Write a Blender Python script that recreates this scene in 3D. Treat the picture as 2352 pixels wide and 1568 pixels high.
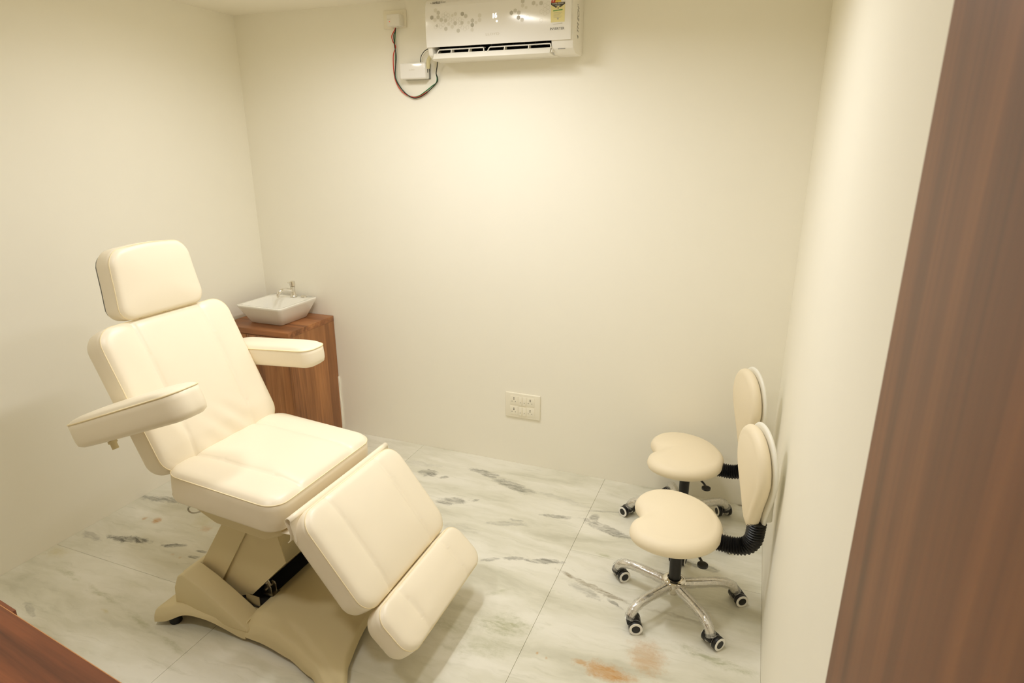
import bpy, bmesh, math, random
from mathutils import Vector, Matrix
random.seed(7)
for o in list(bpy.data.objects): bpy.data.objects.remove(o)
SC = bpy.context.scene
COL = SC.collection
# ------------------------------------------------------------------ camera
W, D, H = 3.436, 4.3, 2.7686          # room: x 0..W, y -D..0, z 0..H
cam = bpy.data.cameras.new('camera'); camo = bpy.data.objects.new('camera', cam); COL.objects.link(camo)
yaw, pitch, roll = .3715, .3038, .0004
cy, sy, cp, sp = math.cos(yaw), math.sin(yaw), math.cos(pitch), math.sin(pitch)
fwd = Vector((-sy*cp, cy*cp, -sp)); right = Vector((cy, sy, 0)); up = right.cross(fwd)
r2 = right*math.cos(roll)+up*math.sin(roll); u2 = -right*math.sin(roll)+up*math.cos(roll)
m = Matrix((r2, u2, -fwd)).transposed().to_4x4(); m.translation = (3.2364, -3.456, 1.9925)
camo.matrix_world = m
cam.sensor_width = 36; cam.lens = 36*1440.97/2352; cam.clip_start = .02
cam.dof.use_dof = True; cam.dof.focus_distance = 2.6; cam.dof.aperture_fstop = 8
SC.camera = camo
# ------------------------------------------------------------------ world, light, exposure
SC.view_settings.view_transform = 'Standard'; SC.view_settings.look = 'None'
SC.view_settings.gamma = 1; SC.view_settings.use_curve_mapping = False
SC.view_settings.exposure = 0.0
SC.cycles.use_denoising = True
SC.cycles.max_bounces = 12; SC.cycles.diffuse_bounces = 8
wd = bpy.data.worlds.new('world'); SC.world = wd; wd.use_nodes = True
wd.node_tree.nodes['Background'].inputs[0].default_value = (1, .93, .78, 1)
wd.node_tree.nodes['Background'].inputs[1].default_value = .25
LCOL = (.97, .99, 1.045)
BATTEN = (1.80, -1.08, .07, .62, math.radians(5), 14.5)     # x, y, width, length, turn, watts
LAMPS = [(2.65, -1.50, .13, 7), (.95, -.95, .13, 3.2), (1.60, -2.70, .13, 8.2)]  # last two are unseen fill lamps, added to brighten walls and chair sides
def area(shape, loc, rz, sx, sy_, watts):
    l = bpy.data.lights.new('ceiling_lamp_light', 'AREA'); l.shape = shape; l.size = sx; l.energy = watts; l.color = LCOL; l.spread = math.radians(165)
    if sy_: l.size_y = sy_
    lo = bpy.data.objects.new('ceiling_lamp_light', l); COL.objects.link(lo); lo.location = loc; lo.rotation_euler = (0, 0, rz)
area('RECTANGLE', (BATTEN[0], BATTEN[1], H-.046), BATTEN[4], BATTEN[2], BATTEN[3], BATTEN[5])
for lx, ly, lr, lp in LAMPS: area('DISK', (lx, ly, H-.022), 0, lr*2, None, lp)

# ------------------------------------------------------------------ helpers
def lin(h):
    h = h.lstrip('#'); c = [int(h[i:i+2], 16)/255 for i in (0, 2, 4)]
    return tuple((x/12.92 if x <= .04045 else ((x+.055)/1.055)**2.4) for x in c)+(1,)
class NT:
    def __init__(s, name):
        s.m = bpy.data.materials.new(name); s.m.use_nodes = True; s.t = s.m.node_tree
        s.b = s.t.nodes['Principled BSDF']; s.out = s.t.nodes['Material Output']
    def n(s, typ, **kw):
        nd = s.t.nodes.new(typ)
        for k, v in kw.items():
            if k.startswith('i_'):
                key = k[2:]; key = int(key) if key.isdigit() else key.replace('_', ' ')
                nd.inputs[key].default_value = v
            else: setattr(nd, k, v)
        return nd
    def l(s, a, b): s.t.links.new(a, b)
def simple(name, col, rough=.5, metal=0, spec=.5, bump=0, bscale=300, var=0, coat=0, emit=None):
    k = NT(name); c = lin(col) if isinstance(col, str) else col
    k.b.inputs['Base Color'].default_value = c; k.b.inputs['Roughness'].default_value = rough
    k.b.inputs['Metallic'].default_value = metal; k.b.inputs['Specular IOR Level'].default_value = spec
    k.b.inputs['Coat Weight'].default_value = coat; k.b.inputs['Coat Roughness'].default_value = .12
    tc = k.n('ShaderNodeTexCoord')
    nz = k.n('ShaderNodeTexNoise', i_Scale=bscale, i_Detail=3.0); k.l(tc.outputs['Object'], nz.inputs['Vector'])
    if var:
        n2 = k.n('ShaderNodeTexNoise', i_Scale=4.0, i_Detail=4.0); k.l(tc.outputs['Object'], n2.inputs['Vector'])
        mx = k.n('ShaderNodeMix', data_type='RGBA'); k.l(n2.outputs['Fac'], mx.inputs[0])
        mx.inputs[6].default_value = tuple(x*(1-var) for x in c[:3])+(1,); mx.inputs[7].default_value = tuple(min(1, x*(1+var)) for x in c[:3])+(1,)
        k.l(mx.outputs[2], k.b.inputs['Base Color'])
    if bump:
        bp = k.n('ShaderNodeBump', i_Strength=bump, i_Distance=.002); k.l(nz.outputs['Fac'], bp.inputs['Height']); k.l(bp.outputs['Normal'], k.b.inputs['Normal'])
    if emit:
        k.b.inputs['Emission Color'].default_value = lin(emit[0]); k.b.inputs['Emission Strength'].default_value = emit[1]
    return k.m
def wood(name, axis, dark, mid, light, rough=.4, scale=1.0):
    k = NT(name); tc = k.n('ShaderNodeTexCoord')
    def strands(sc, det, stretch):
        mp = k.n('ShaderNodeMapping'); s = [sc]*3; s[axis] = sc*stretch; mp.inputs['Scale'].default_value = s
        k.l(tc.outputs['Object'], mp.inputs['Vector'])
        nz = k.n('ShaderNodeTexNoise', i_Scale=1.0, i_Detail=det, i_Roughness=.6, i_Distortion=.6); k.l(mp.outputs['Vector'], nz.inputs['Vector']); return nz
    a = strands(14*scale, 5.0, .045); b = strands(90*scale, 3.0, .03); c = strands(6*scale, 2.0, .25)
    r = k.n('ShaderNodeValToRGB'); k.l(a.outputs['Fac'], r.inputs['Fac'])
    e = r.color_ramp.elements; e[0].position = .3; e[0].color = lin(dark); e[1].position = .72; e[1].color = lin(light)
    x = e.new(.5); x.color = lin(mid)
    m1 = k.n('ShaderNodeMix', data_type='RGBA', blend_type='MULTIPLY'); m1.inputs[0].default_value = .35
    k.l(r.outputs['Color'], m1.inputs[6]); 
    r2_ = k.n('ShaderNodeMapRange', i_1=.35, i_2=.6, i_3=.55, i_4=1.05); k.l(b.outputs['Fac'], r2_.inputs[0]); k.l(r2_.outputs[0], m1.inputs[7])
    m2 = k.n('ShaderNodeMix', data_type='RGBA', blend_type='MULTIPLY'); m2.inputs[0].default_value = .5
    r3 = k.n('ShaderNodeMapRange', i_1=.3, i_2=.65, i_3=.6, i_4=1.1); k.l(c.outputs['Fac'], r3.inputs[0])
    k.l(m1.outputs[2], m2.inputs[6]); k.l(r3.outputs[0], m2.inputs[7]); k.l(m2.outputs[2], k.b.inputs['Base Color'])
    k.b.inputs['Roughness'].default_value = rough
    bp = k.n('ShaderNodeBump', i_Strength=.08, i_Distance=.001); k.l(b.outputs['Fac'], bp.inputs['Height']); k.l(bp.outputs['Normal'], k.b.inputs['Normal'])
    return k.m
def mesh_obj(name, bm, mat, parent=None, smooth=40, loc=None):
    me = bpy.data.meshes.new(name)
    bmesh.ops.remove_doubles(bm, verts=bm.verts, dist=1e-6)
    bmesh.ops.recalc_face_normals(bm, faces=bm.faces)
    if smooth:
        a = math.radians(smooth)
        for f in bm.faces: f.smooth = True
        for e in bm.edges:
            if len(e.link_faces) == 2 and e.calc_face_angle(0) > a: e.smooth = False
    bm.to_mesh(me); bm.free()
    for mm in (mat if isinstance(mat, (list, tuple)) else [mat]): me.materials.append(mm)
    o = bpy.data.objects.new(name, me); COL.objects.link(o)
    if parent is not None: o.parent = parent
    if loc: o.location = loc
    return o
def put(o, mat): o.matrix_local = mat; return o
def tag(o, label, cat, group=None):
    o['label'] = label; o['category'] = cat
    if group: o['group'] = group
    return o
def thing(name, label, cat, loc=(0, 0, 0), rz=0, group=None):
    o = bpy.data.objects.new(name, None); o.empty_display_size = .1; COL.objects.link(o); o.location = loc; o.rotation_euler = (0, 0, rz)
    return tag(o, label, cat, group)
def struct(name, bm, mat, parent=None, smooth=40):
    o = mesh_obj(name, bm, mat, parent, smooth)
    if parent is None: o['kind'] = 'structure'
    return o
def BM(): return bmesh.new()
def box(bm, x0, x1, y0, y1, z0, z1, bev=0, seg=2, mi=0):
    t = bmesh.new(); bmesh.ops.create_cube(t, size=1)
    for v in t.verts: v.co = Vector(((x0+x1)/2+v.co.x*(x1-x0), (y0+y1)/2+v.co.y*(y1-y0), (z0+z1)/2+v.co.z*(z1-z0)))
    if bev: bmesh.ops.bevel(t, geom=list(t.edges), offset=bev, segments=seg, affect='EDGES', profile=.5)
    merge(bm, t, mi)
def merge(bm, t, mi=0, mat=None):
    mp = {}
    for v in t.verts: mp[v] = bm.verts.new(mat @ v.co if mat else v.co)
    for f in t.faces:
        try:
            g = bm.faces.new([mp[v] for v in f.verts]); g.material_index = mi
        except ValueError: pass
    t.free()
def prism(bm, poly, a0, a1, axis='y', bev=0, seg=2, mi=0):
    """extrude a 2D polygon along an axis; polygon coordinates are the two other axes in order"""
    t = bmesh.new()
    def co(p, a): return {'x': (a, p[0], p[1]), 'y': (p[0], a, p[1]), 'z': (p[0], p[1], a)}[axis]
    A = [t.verts.new(co(p, a0)) for p in poly]; B = [t.verts.new(co(p, a1)) for p in poly]; n = len(poly)
    t.faces.new(A); t.faces.new(B[::-1])
    for i in range(n): t.faces.new((A[i], B[i], B[(i+1) % n], A[(i+1) % n]))
    bmesh.ops.recalc_face_normals(t, faces=t.faces)
    if bev:
        es = [e for e in t.edges if len(e.link_faces) == 2 and e.calc_face_angle(0) > .35]
        bmesh.ops.bevel(t, geom=es, offset=bev, segments=seg, affect='EDGES', profile=.5)
    merge(bm, t, mi)
def tube(bm, pts, r, seg=10, cap=True, closed=False, mi=0, squash=None):
    pts = [Vector(p) for p in pts]; n = len(pts)
    rs = r if isinstance(r, (list, tuple)) else [r]*n
    rings = []; up_ = None
    for i, p in enumerate(pts):
        a = pts[i-1] if (i > 0 or closed) else p; b = pts[(i+1) % n] if (i < n-1 or closed) else p
        d = (b-a).normalized()
        if up_ is None: up_ = d.orthogonal().normalized()
        up_ = (up_-d*up_.dot(d)).normalized(); s = d.cross(up_)
        rings.append([bm.verts.new(p+(up_*math.cos(k*2*math.pi/seg)+s*math.sin(k*2*math.pi/seg))*rs[i]) for k in range(seg)])
    for i in range(n if closed else n-1):
        A, B = rings[i], rings[(i+1) % n]
        for k in range(seg):
            f = bm.faces.new((A[k], A[(k+1) % seg], B[(k+1) % seg], B[k])); f.material_index = mi
    if cap and not closed:
        bm.faces.new(rings[0][::-1]).material_index = mi; bm.faces.new(rings[-1]).material_index = mi
def spline(pts, n=6):
    pts = [Vector(p) for p in pts]; out = []
    for i in range(len(pts)-1):
        p0 = pts[max(i-1, 0)]; p1 = pts[i]; p2 = pts[i+1]; p3 = pts[min(i+2, len(pts)-1)]
        for k in range(n):
            t = k/n; out.append(.5*((2*p1)+(-p0+p2)*t+(2*p0-5*p1+4*p2-p3)*t*t+(-p0+3*p1-3*p2+p3)*t**3))
    out.append(pts[-1]); return out
def lathe(bm, prof, seg=24, c=(0, 0, 0), mi=0, mat=None):
    rings = []
    for r, z in prof:
        rings.append([bm.verts.new((lambda v: mat @ v if mat else v)(Vector((c[0]+r*math.cos(k*2*math.pi/seg), c[1]+r*math.sin(k*2*math.pi/seg), c[2]+z)))) for k in range(seg)])
    for A, B in zip(rings, rings[1:]):
        for k in range(seg):
            f = bm.faces.new((A[k], A[(k+1) % seg], B[(k+1) % seg], B[k])); f.material_index = mi
    bm.faces.new(rings[0][::-1]).material_index = mi; bm.faces.new(rings[-1]).material_index = mi
def text(name, s, size, mat, parent, matrix, fit=None, deform=None, spacing=1.0, shear=0, bold=0):
    cu = bpy.data.curves.new(name, 'FONT'); cu.body = s; cu.size = size; cu.extrude = .0002; cu.align_x = 'CENTER'; cu.align_y = 'CENTER'
    cu.space_character = spacing; cu.shear = shear; cu.offset = bold; cu.resolution_u = 3
    t = bpy.data.objects.new('tmp_text', cu); COL.objects.link(t)
    me = bpy.data.meshes.new_from_object(t.evaluated_get(bpy.context.evaluated_depsgraph_get()) if False else t)
    bpy.data.objects.remove(t); bpy.data.curves.remove(cu); me.name = name
    if fit:
        xs = [v.co.x for v in me.vertices]; k = fit/(max(xs)-min(xs)); c0 = (max(xs)+min(xs))/2
        for v in me.vertices: v.co.x = (v.co.x-c0)*k
    if deform:
        for v in me.vertices: v.co = deform(matrix @ v.co)
        matrix = Matrix()
    me.materials.clear(); me.materials.append(mat)
    o = bpy.data.objects.new(name, me); COL.objects.link(o); o.parent = parent; o.matrix_local = matrix
    return o
def rrect(hx, hy, R, taper=0):
    """boundary map of a rounded rectangle: point of the unit square's edge -> plan point"""
    def f(u, v):
        x, y = u*hx, v*hy
        ix, iy = max(-hx+R, min(hx-R, x)), max(-hy+R, min(hy-R, y))
        dx, dy = x-ix, y-iy; L = math.hypot(dx, dy)
        if L > 1e-9 and abs(u) > 1-R/hx-1e-9 and abs(v) > 1-R/hy-1e-9: x, y = ix+dx/L*R, iy+dy/L*R
        return x, y*(1-taper*x/hx)
    return f
def cushion(B, T, puff=.02, edge=.016, ew=.12, grooves=(), gd=.006, gw=.007, sect=.006, N=56, extra=None, bulge=.004, bot=.014, M=None):
    """upholstered pad: puffed, channelled top panel, side band, flat bottom; the seam lies at z = 0. returns (bmesh, seam loop)"""
    bm = bmesh.new(); M = M or N
    def sp(i, n): t = -1+2*i/n; return math.copysign(abs(t)**.85, t)
    g = {}
    for i in range(N+1):
        for j in range(M+1):
            u, v = sp(i, N), sp(j, M); s = max(abs(u), abs(v))
            if s < 1e-9: x, y = 0, 0
            else:
                bx, by = B(u/s, v/s); x, y = bx*s, by*s
            z = edge+puff*(1-s**2.4)
            if s > 1-ew: t = (s-(1-ew))/ew; z -= edge*(1-math.sqrt(max(0, 1-t*t)))
            if grooves:
                fade = min(1, (1-s)/.03)
                for gy in grooves: z -= gd*math.exp(-((y-gy)/gw)**2)*fade+sect*math.exp(-((y-gy)/(gw*4))**2)*fade
            if extra: z += extra(x, y, s)*min(1, (1-s)/.05)
            g[i, j] = bm.verts.new((x, y, z))
    for i in range(N):
        for j in range(M): bm.faces.new((g[i, j], g[i+1, j], g[i+1, j+1], g[i, j+1]))
    loop = [g[i, 0] for i in range(N)]+[g[N, j] for j in range(M)]+[g[i, M] for i in range(N, 0, -1)]+[g[0, j] for j in range(M, 0, -1)]
    P = [v.co.copy() for v in loop]; n = len(P)
    nor = []
    for i in range(n):
        d = P[(i+1) % n]-P[i-1]; nv = Vector((d.y, -d.x, 0)); nor.append(nv.normalized() if nv.length > 1e-9 else Vector((0, 0, 0)))
    prof = [(-.0025, -.003), (.0015, -.006), (bulge*.7, -T*.25), (bulge, -T*.5), (bulge*.7, -T+bot*1.3), (-.002, -T+bot*.5), (-bot*.9, -T)]
    prev = loop
    for off, z in prof:
        cur = [bm.verts.new(P[i]+nor[i]*off+Vector((0, 0, z))) for i in range(n)]
        for i in range(n): bm.faces.new((prev[i], prev[(i+1) % n], cur[(i+1) % n], cur[i]))
        prev = cur
    bm.faces.new(prev[::-1])
    return bm, [P[i]+nor[i]*.0005+Vector((0, 0, -.001)) for i in range(n)]
def piping(loop, mat, parent, r=.002):
    b = BM(); L = [p for i, p in enumerate(loop) if (p-loop[i-1]).length > 1e-4]
    tube(b, L, r, 6, closed=True); return mesh_obj('piping', b, mat, parent, 60)
# ------------------------------------------------------------------ materials
M_wall = simple('cream wall paint', '#F6F2E4', .55, bump=.05, bscale=120, var=.012)
M_ceil = simple('ceiling paint', '#F5F0E2', .7, bump=.04, bscale=150)
M_leather = simple('cream leatherette', '#F3E8D0', .36, spec=.5, bump=.06, bscale=420, var=.01)
M_leather2 = simple('cream stool leatherette', '#F1E4C8', .5, spec=.4, bump=.05, bscale=500)
M_pipe = simple('cream piping thread', '#F6E6BE', .6)
M_abs = simple('beige moulded plastic', '#D6C79C', .62, bump=.05, bscale=700)
M_dark = simple('dark cavity', '#1B170F', .8)
M_black = simple('black plastic', '#12110F', .42, bump=.04, bscale=200)
M_rubber = simple('black rubber', '#0E0D0C', .6)
M_steel = simple('brushed steel', '#B9B4A6', .32, 1, bump=.05, bscale=200)
M_chrome = simple('chrome', '#E6E2DA', .07, 1, bump=.03, bscale=60)
M_white = simple('white gloss plastic', '#F2EFE8', .16, bump=.0, coat=.6)
M_offw = simple('white matt plastic', '#EFEBE0', .4)
M_plate = simple('ivory switch plastic', '#F3EDDA', .35)
M_hole = simple('socket hole', '#3A3324', .7)
M_ceramic = simple('white glazed ceramic', '#F1EEE4', .12, coat=.7)
M_grey = simple('dark slate board', '#7A7A72', .5)
M_shell = simple('white stool shell', '#EFEDE2', .35)
M_wcab = wood('walnut laminate upright', 2, '#6E4424', '#A06A3E', '#BD8351')
M_wtop = wood('walnut laminate along x', 0, '#744625', '#A2683D', '#BE8351')
M_wdesk = wood('red walnut desk', 0, '#502C18', '#784326', '#8A4E2C', rough=.45)
M_wdoor = wood('walnut door upright', 2, '#60381A', '#804D2A', '#976136', rough=.5)
M_edge = simple('pale edge band', '#C08A58', .5)
M_red = simple('red wire', '#D2402C', .4); M_green = simple('green wire', '#2C7A44', .4); M_bwire = simple('black wire', '#1B211A', .4)
M_pale = simple('pale duct tape', '#D9CFA2', .5)
M_print1 = simple('hexagon print dark', '#B7B3A4', .3); M_print2 = simple('hexagon print mid', '#CFCBBD', .3); M_print3 = simple('hexagon print light', '#DFDBCF', .3)
M_ink = simple('grey lettering ink', '#7C786C', .4); M_ink2 = simple('dark lettering ink', '#4A463C', .4); M_ink3 = simple('faint lettering', '#D6D0C0', .3)
M_yel = simple('yellow sticker', '#F0E6A8', .5); M_sred = simple('red sticker', '#C2452F', .5); M_gold = simple('gold sticker', '#E3C24A', .5); M_sgrn = simple('green sticker ink', '#6FA560', .5)
M_led = simple('white led digits', '#FFFFFF', .4, emit=('#FFFFFF', 1.0)); M_rled = simple('red led', '#C01010', .4, emit=('#FF2010', .6))
M_lamp = simple('lamp diffuser', '#FFFFFF', .5, emit=('#FFF4D8', 8.0))
def wrap_mat():
    k = NT('clear plastic wrap'); t = k.t
    tr = k.n('ShaderNodeBsdfTransparent'); gl = k.n('ShaderNodeBsdfGlossy', i_Roughness=.18); df = k.n('ShaderNodeBsdfDiffuse'); df.inputs[0].default_value = (.9, .88, .8, 1)
    tc = k.n('ShaderNodeTexCoord'); nz = k.n('ShaderNodeTexNoise', i_Scale=70.0, i_Detail=4.0, i_Distortion=1.5); k.l(tc.outputs['Object'], nz.inputs['Vector'])
    bp = k.n('ShaderNodeBump', i_Strength=.9, i_Distance=.004); k.l(nz.outputs['Fac'], bp.inputs['Height']); k.l(bp.outputs['Normal'], gl.inputs['Normal'])
    m1 = k.n('ShaderNodeMixShader'); m1.inputs[0].default_value = .45; k.l(gl.outputs[0], m1.inputs[1]); k.l(df.outputs[0], m1.inputs[2])
    m2 = k.n('ShaderNodeMixShader'); rg = k.n('ShaderNodeMapRange', i_1=.35, i_2=.7, i_3=.12, i_4=.6); k.l(nz.outputs['Fac'], rg.inputs[0]); k.l(rg.outputs[0], m2.inputs[0])
    k.l(tr.outputs[0], m2.inputs[1]); k.l(m1.outputs[0], m2.inputs[2]); k.l(m2.outputs[0], k.out.inputs[0]); return k.m
M_wrap = wrap_mat()
# marble: world-space veins and stains; each entry is centre x, y, half length, half width, angle, kind, strength
VEINS = [ (0.316, -1.531, 0.121, 0.02, 0.164, 'd', 1),
 (0.58, -1.485, 0.058, 0.011, 0.34, 'd', 0.9),
 (0.103, -1.583, 0.07, 0.017, -0.152, 'd', 0.4),
 (0.138, -1.179, 0.158, 0.021, 0.206, 'd', 0.7),
 (0.751, -1.472, 0.031, 0.008, 0.137, 'd', 0.8),
 (0.751, -1.523, 0.022, 0.008, 0.129, 'd', 0.7),
 (1.447, -0.331, 0.058, 0.031, 0.128, 'd', 0.8),
 (1.57, -0.345, 0.026, 0.013, 0.161, 'd', 0.8),
 (1.791, -0.208, 0.101, 0.024, -0.174, 'd', 0.7),
 (2.008, -0.283, 0.141, 0.029, -0.231, 'd', 0.75),
 (1.733, -0.579, 0.082, 0.03, 0.372, 'd', 0.7),
 (1.86, -0.512, 0.025, 0.007, 0.661, 'd', 0.6),
 (2.358, -0.5, 0.086, 0.013, 0.17, 'd', 0.7),
 (2.123, -0.671, 0.104, 0.017, 0.272, 'd', 0.35),
 (2.161, -0.625, 0.041, 0.008, 0.113, 'd', 0.6),
 (2.16, -0.992, 0.05, 0.012, 0.548, 'd', 0.55),
 (2.266, -0.943, 0.048, 0.012, 0.262, 'd', 0.6),
 (2.418, -0.904, 0.085, 0.015, 0.25, 'd', 0.8),
 (2.66, -0.528, 0.137, 0.024, -0.329, 'd', 0.8),
 (2.556, -0.439, 0.023, 0.025, -0.109, 'd', 0.7),
 (2.692, -1.007, 0.181, 0.013, -0.292, 'b', 0.8),
 (2.67, -1.048, 0.077, 0.025, -0.329, 'd', 0.45),
 (2.817, -1.081, 0.039, 0.007, -0.434, 'd', 0.7),
 (2.397, -1.385, 0.152, 0.063, 0.287, 'g', 0.8),
 (2.369, -1.522, 0.214, 0.07, 0.344, 'g', 0.45),
 (2.157, -1.478, 0.151, 0.037, 0.111, 'g', 0.5),
 (3.249, -1.256, 0.186, 0.032, -0.148, 'g', 0.8),
 (2.719, -0.568, 0.046, 0.02, 0.158, 'g', 0.3),
 (2.69, -0.749, 0.055, 0.021, -0.101, 'g', 0.6),
 (3.111, -0.663, 0.042, 0.016, -0.339, 'd', 0.7),
 (3.193, -0.662, 0.043, 0.016, 0.018, 'd', 0.6),
 (3.326, 0.008, 0.038, 0.015, 0.129, 'b', 0.8),
 (2.75, -1.457, 0.039, 0.014, 0.139, 'r', 0.8),
 (2.868, -1.474, 0.124, 0.043, -0.039, 'r', 1),
 (3.005, -1.348, 0.081, 0.093, 0.372, 'r', 0.6),
 (2.584, -1.49, 0.009, 0.01, 0.117, 'r', 0.8),
 (2.631, -1.501, 0.007, 0.008, 0.058, 'r', 0.5),
 (0.298, -1.348, 0.033, 0.03, 0.563, 'r', 0.9),
 (0.22, -1.36, 0.014, 0.015, 0.213, 'r', 0.6),
 (0.609, -1.309, 0.036, 0.031, 0.598, 'r', 0.5),
 (0.637, -1.539, 0.013, 0.007, -0.186, 'r', 0.4),
 (0.693, -1.544, 0.011, 0.009, 0.051, 'r', 0.4),
 (0.3, -1.839, 0.132, 0.019, -0.1, 'g', 0.6),
 (0.592, -1.885, 0.163, 0.017, -0.199, 'g', 0.6),
 (0.898, -1.947, 0.149, 0.016, -0.205, 'g', 0.6),
 (1.154, -2.002, 0.112, 0.015, -0.222, 'g', 0.6),
 (0.059, -1.747, 0.095, 0.042, 0.084, 'y', 0.5),
 (0.704, -1.959, 0.033, 0.008, -0.256, 'y', 0.6),
 (0.369, -2.067, 0.074, 0.01, -0.35, 'd', 0.35),
 (0.128, -1.938, 0.032, 0.037, 0.625, 'g', 0.3),
 (1.935, -1.225, 0.202, 0.031, 0.293, 'g', 0.25),
 (2.616, -0.35, 0.13, 0.007, -2.786, 'd', 0.35),
 (1.91, -0.809, 0.106, 0.026, -0.02, 'd', 0.2),
 (2.34, -0.322, 0.158, 0.018, -0.182, 'd', 0.2),
 (1.354, -0.242, 0.122, 0.022, 0.128, 'd', 0.2),
 (3.114, -1.062, 0.132, 0.011, -0.045, 'b', 0.35),
 (0.546, -1.253, 0.066, 0.092, 0.698, 'y', 0.35),
 (0.667, -1.883, 0.122, 0.046, 0.491, 'g', 0.25),
 (2.286, -1.201, 0.079, 0.015, 0.642, 'g', 0.4) ]
VC = {'d': '#77756A', 'b': '#8F8266', 'g': '#A9AA84', 'r': '#C89A60', 'y': '#CFC391'}
def marble():
    k = NT('veined marble'); gp = k.n('ShaderNodeNewGeometry'); oi = k.n('ShaderNodeObjectInfo')
    pos = gp.outputs['Position']
    def noise(sc, det, rough=.55, dist=0, src=pos):
        z = k.n('ShaderNodeTexNoise', i_Scale=sc, i_Detail=det, i_Roughness=rough, i_Distortion=dist); k.l(src, z.inputs['Vector']); return z
    # soft warp
    w = noise(9.0, 4.0); sub = k.n('ShaderNodeVectorMath', operation='SUBTRACT'); k.l(w.outputs['Color'], sub.inputs[0]); sub.inputs[1].default_value = (.5, .5, .5)
    sc = k.n('ShaderNodeVectorMath', operation='SCALE'); k.l(sub.outputs[0], sc.inputs[0]); sc.inputs['Scale'].default_value = .055
    ad = k.n('ShaderNodeVectorMath', operation='ADD'); k.l(pos, ad.inputs[0]); k.l(sc.outputs[0], ad.inputs[1]); P = ad.outputs[0]
    mp = k.n('ShaderNodeMapping'); mp.inputs['Scale'].default_value = (1.1, 4.2, 1); mp.inputs['Rotation'].default_value = (0, 0, -.12); k.l(P, mp.inputs['Vector'])
    cl = noise(1.5, 6.0, .6, .4, mp.outputs[0])
    base = k.n('ShaderNodeValToRGB'); k.l(cl.outputs['Fac'], base.inputs['Fac'])
    e = base.color_ramp.elements; e[0].position = .3; e[0].color = lin('#CBC8B4'); e[1].position = .62; e[1].color = lin('#EBE8DA'); x = e.new(.45); x.color = lin('#DEDBC9')
    cur = base.outputs['Color']
    # fine streaks
    mp2 = k.n('ShaderNodeMapping'); mp2.inputs['Scale'].default_value = (3.0, 22.0, 1); mp2.inputs['Rotation'].default_value = (0, 0, -.15); k.l(P, mp2.inputs['Vector'])
    st = noise(1.6, 5.0, .6, .8, mp2.outputs[0]); sr = k.n('ShaderNodeMapRange', i_1=.56, i_2=.72, i_3=0.0, i_4=.4); k.l(st.outputs['Fac'], sr.inputs[0])
    mx = k.n('ShaderNodeMix', data_type='RGBA'); k.l(sr.outputs[0], mx.inputs[0]); k.l(cur, mx.inputs[6]); mx.inputs[7].default_value = lin('#C4C2AC'); cur = mx.outputs[2]
    rag = noise(24.0, 6.0, .75)
    mp3 = k.n('ShaderNodeMapping'); mp3.inputs['Scale'].default_value = (14, 60, 1); mp3.inputs['Rotation'].default_value = (0, 0, -.1); k.l(P, mp3.inputs['Vector']); rag2 = noise(1.0, 5.0, .65, .5, mp3.outputs[0])
    for kind in 'ygbdr':
        acc = None
        for (vx, vy, hl, hw, an, c, stg) in VEINS:
            if c != kind: continue
            m_ = k.n('ShaderNodeMapping', vector_type='TEXTURE'); m_.inputs['Location'].default_value = (vx, vy, 0); m_.inputs['Rotation'].default_value = (0, 0, an)
            m_.inputs['Scale'].default_value = (hl*1.25, hw*1.5, 1e3); k.l(P, m_.inputs['Vector'])
            ln = k.n('ShaderNodeVectorMath', operation='LENGTH'); k.l(m_.outputs[0], ln.inputs[0])
            a = k.n('ShaderNodeMath', operation='MULTIPLY_ADD'); k.l(rag.outputs['Fac'], a.inputs[0]); a.inputs[1].default_value = 1.5; k.l(ln.outputs['Value'], a.inputs[2])
            soft = {'d': .35, 'b': .4, 'r': .75, 'g': .9, 'y': .9}[kind]
            r = k.n('ShaderNodeMapRange', interpolation_type='SMOOTHSTEP', i_1=1.92-soft*.3, i_2=1.92-soft-.25, i_3=0.0, i_4=stg); k.l(a.outputs[0], r.inputs[0])
            if acc is None: acc = r.outputs[0]
            else:
                mm = k.n('ShaderNodeMath', operation='MAXIMUM'); k.l(acc, mm.inputs[0]); k.l(r.outputs[0], mm.inputs[1]); acc = mm.outputs[0]
        br = k.n('ShaderNodeMapRange', i_1=.38, i_2=.6, i_3=.25 if kind in 'dbg' else .65, i_4=1.0); k.l(rag2.outputs['Fac'], br.inputs[0])
        ml = k.n('ShaderNodeMath', operation='MULTIPLY'); k.l(acc, ml.inputs[0]); k.l(br.outputs[0], ml.inputs[1])
        mx = k.n('ShaderNodeMix', data_type='RGBA'); k.l(ml.outputs[0], mx.inputs[0]); k.l(cur, mx.inputs[6]); mx.inputs[7].default_value = lin(VC[kind]); cur = mx.outputs[2]
    tn = k.n('ShaderNodeMix', data_type='RGBA', blend_type='MULTIPLY'); tn.inputs[0].default_value = 1
    rr = k.n('ShaderNodeMapRange', i_1=0.0, i_2=1.0, i_3=.93, i_4=1.0); k.l(oi.outputs['Random'], rr.inputs[0]); k.l(cur, tn.inputs[6]); k.l(rr.outputs[0], tn.inputs[7])
    k.l(tn.outputs[2], k.b.inputs['Base Color'])
    k.b.inputs['Roughness'].default_value = .46; k.b.inputs['Specular IOR Level'].default_value = .3
    return k.m
M_marble = marble(); M_grout = simple('floor bed', '#CFC9B4', .8)
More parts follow.
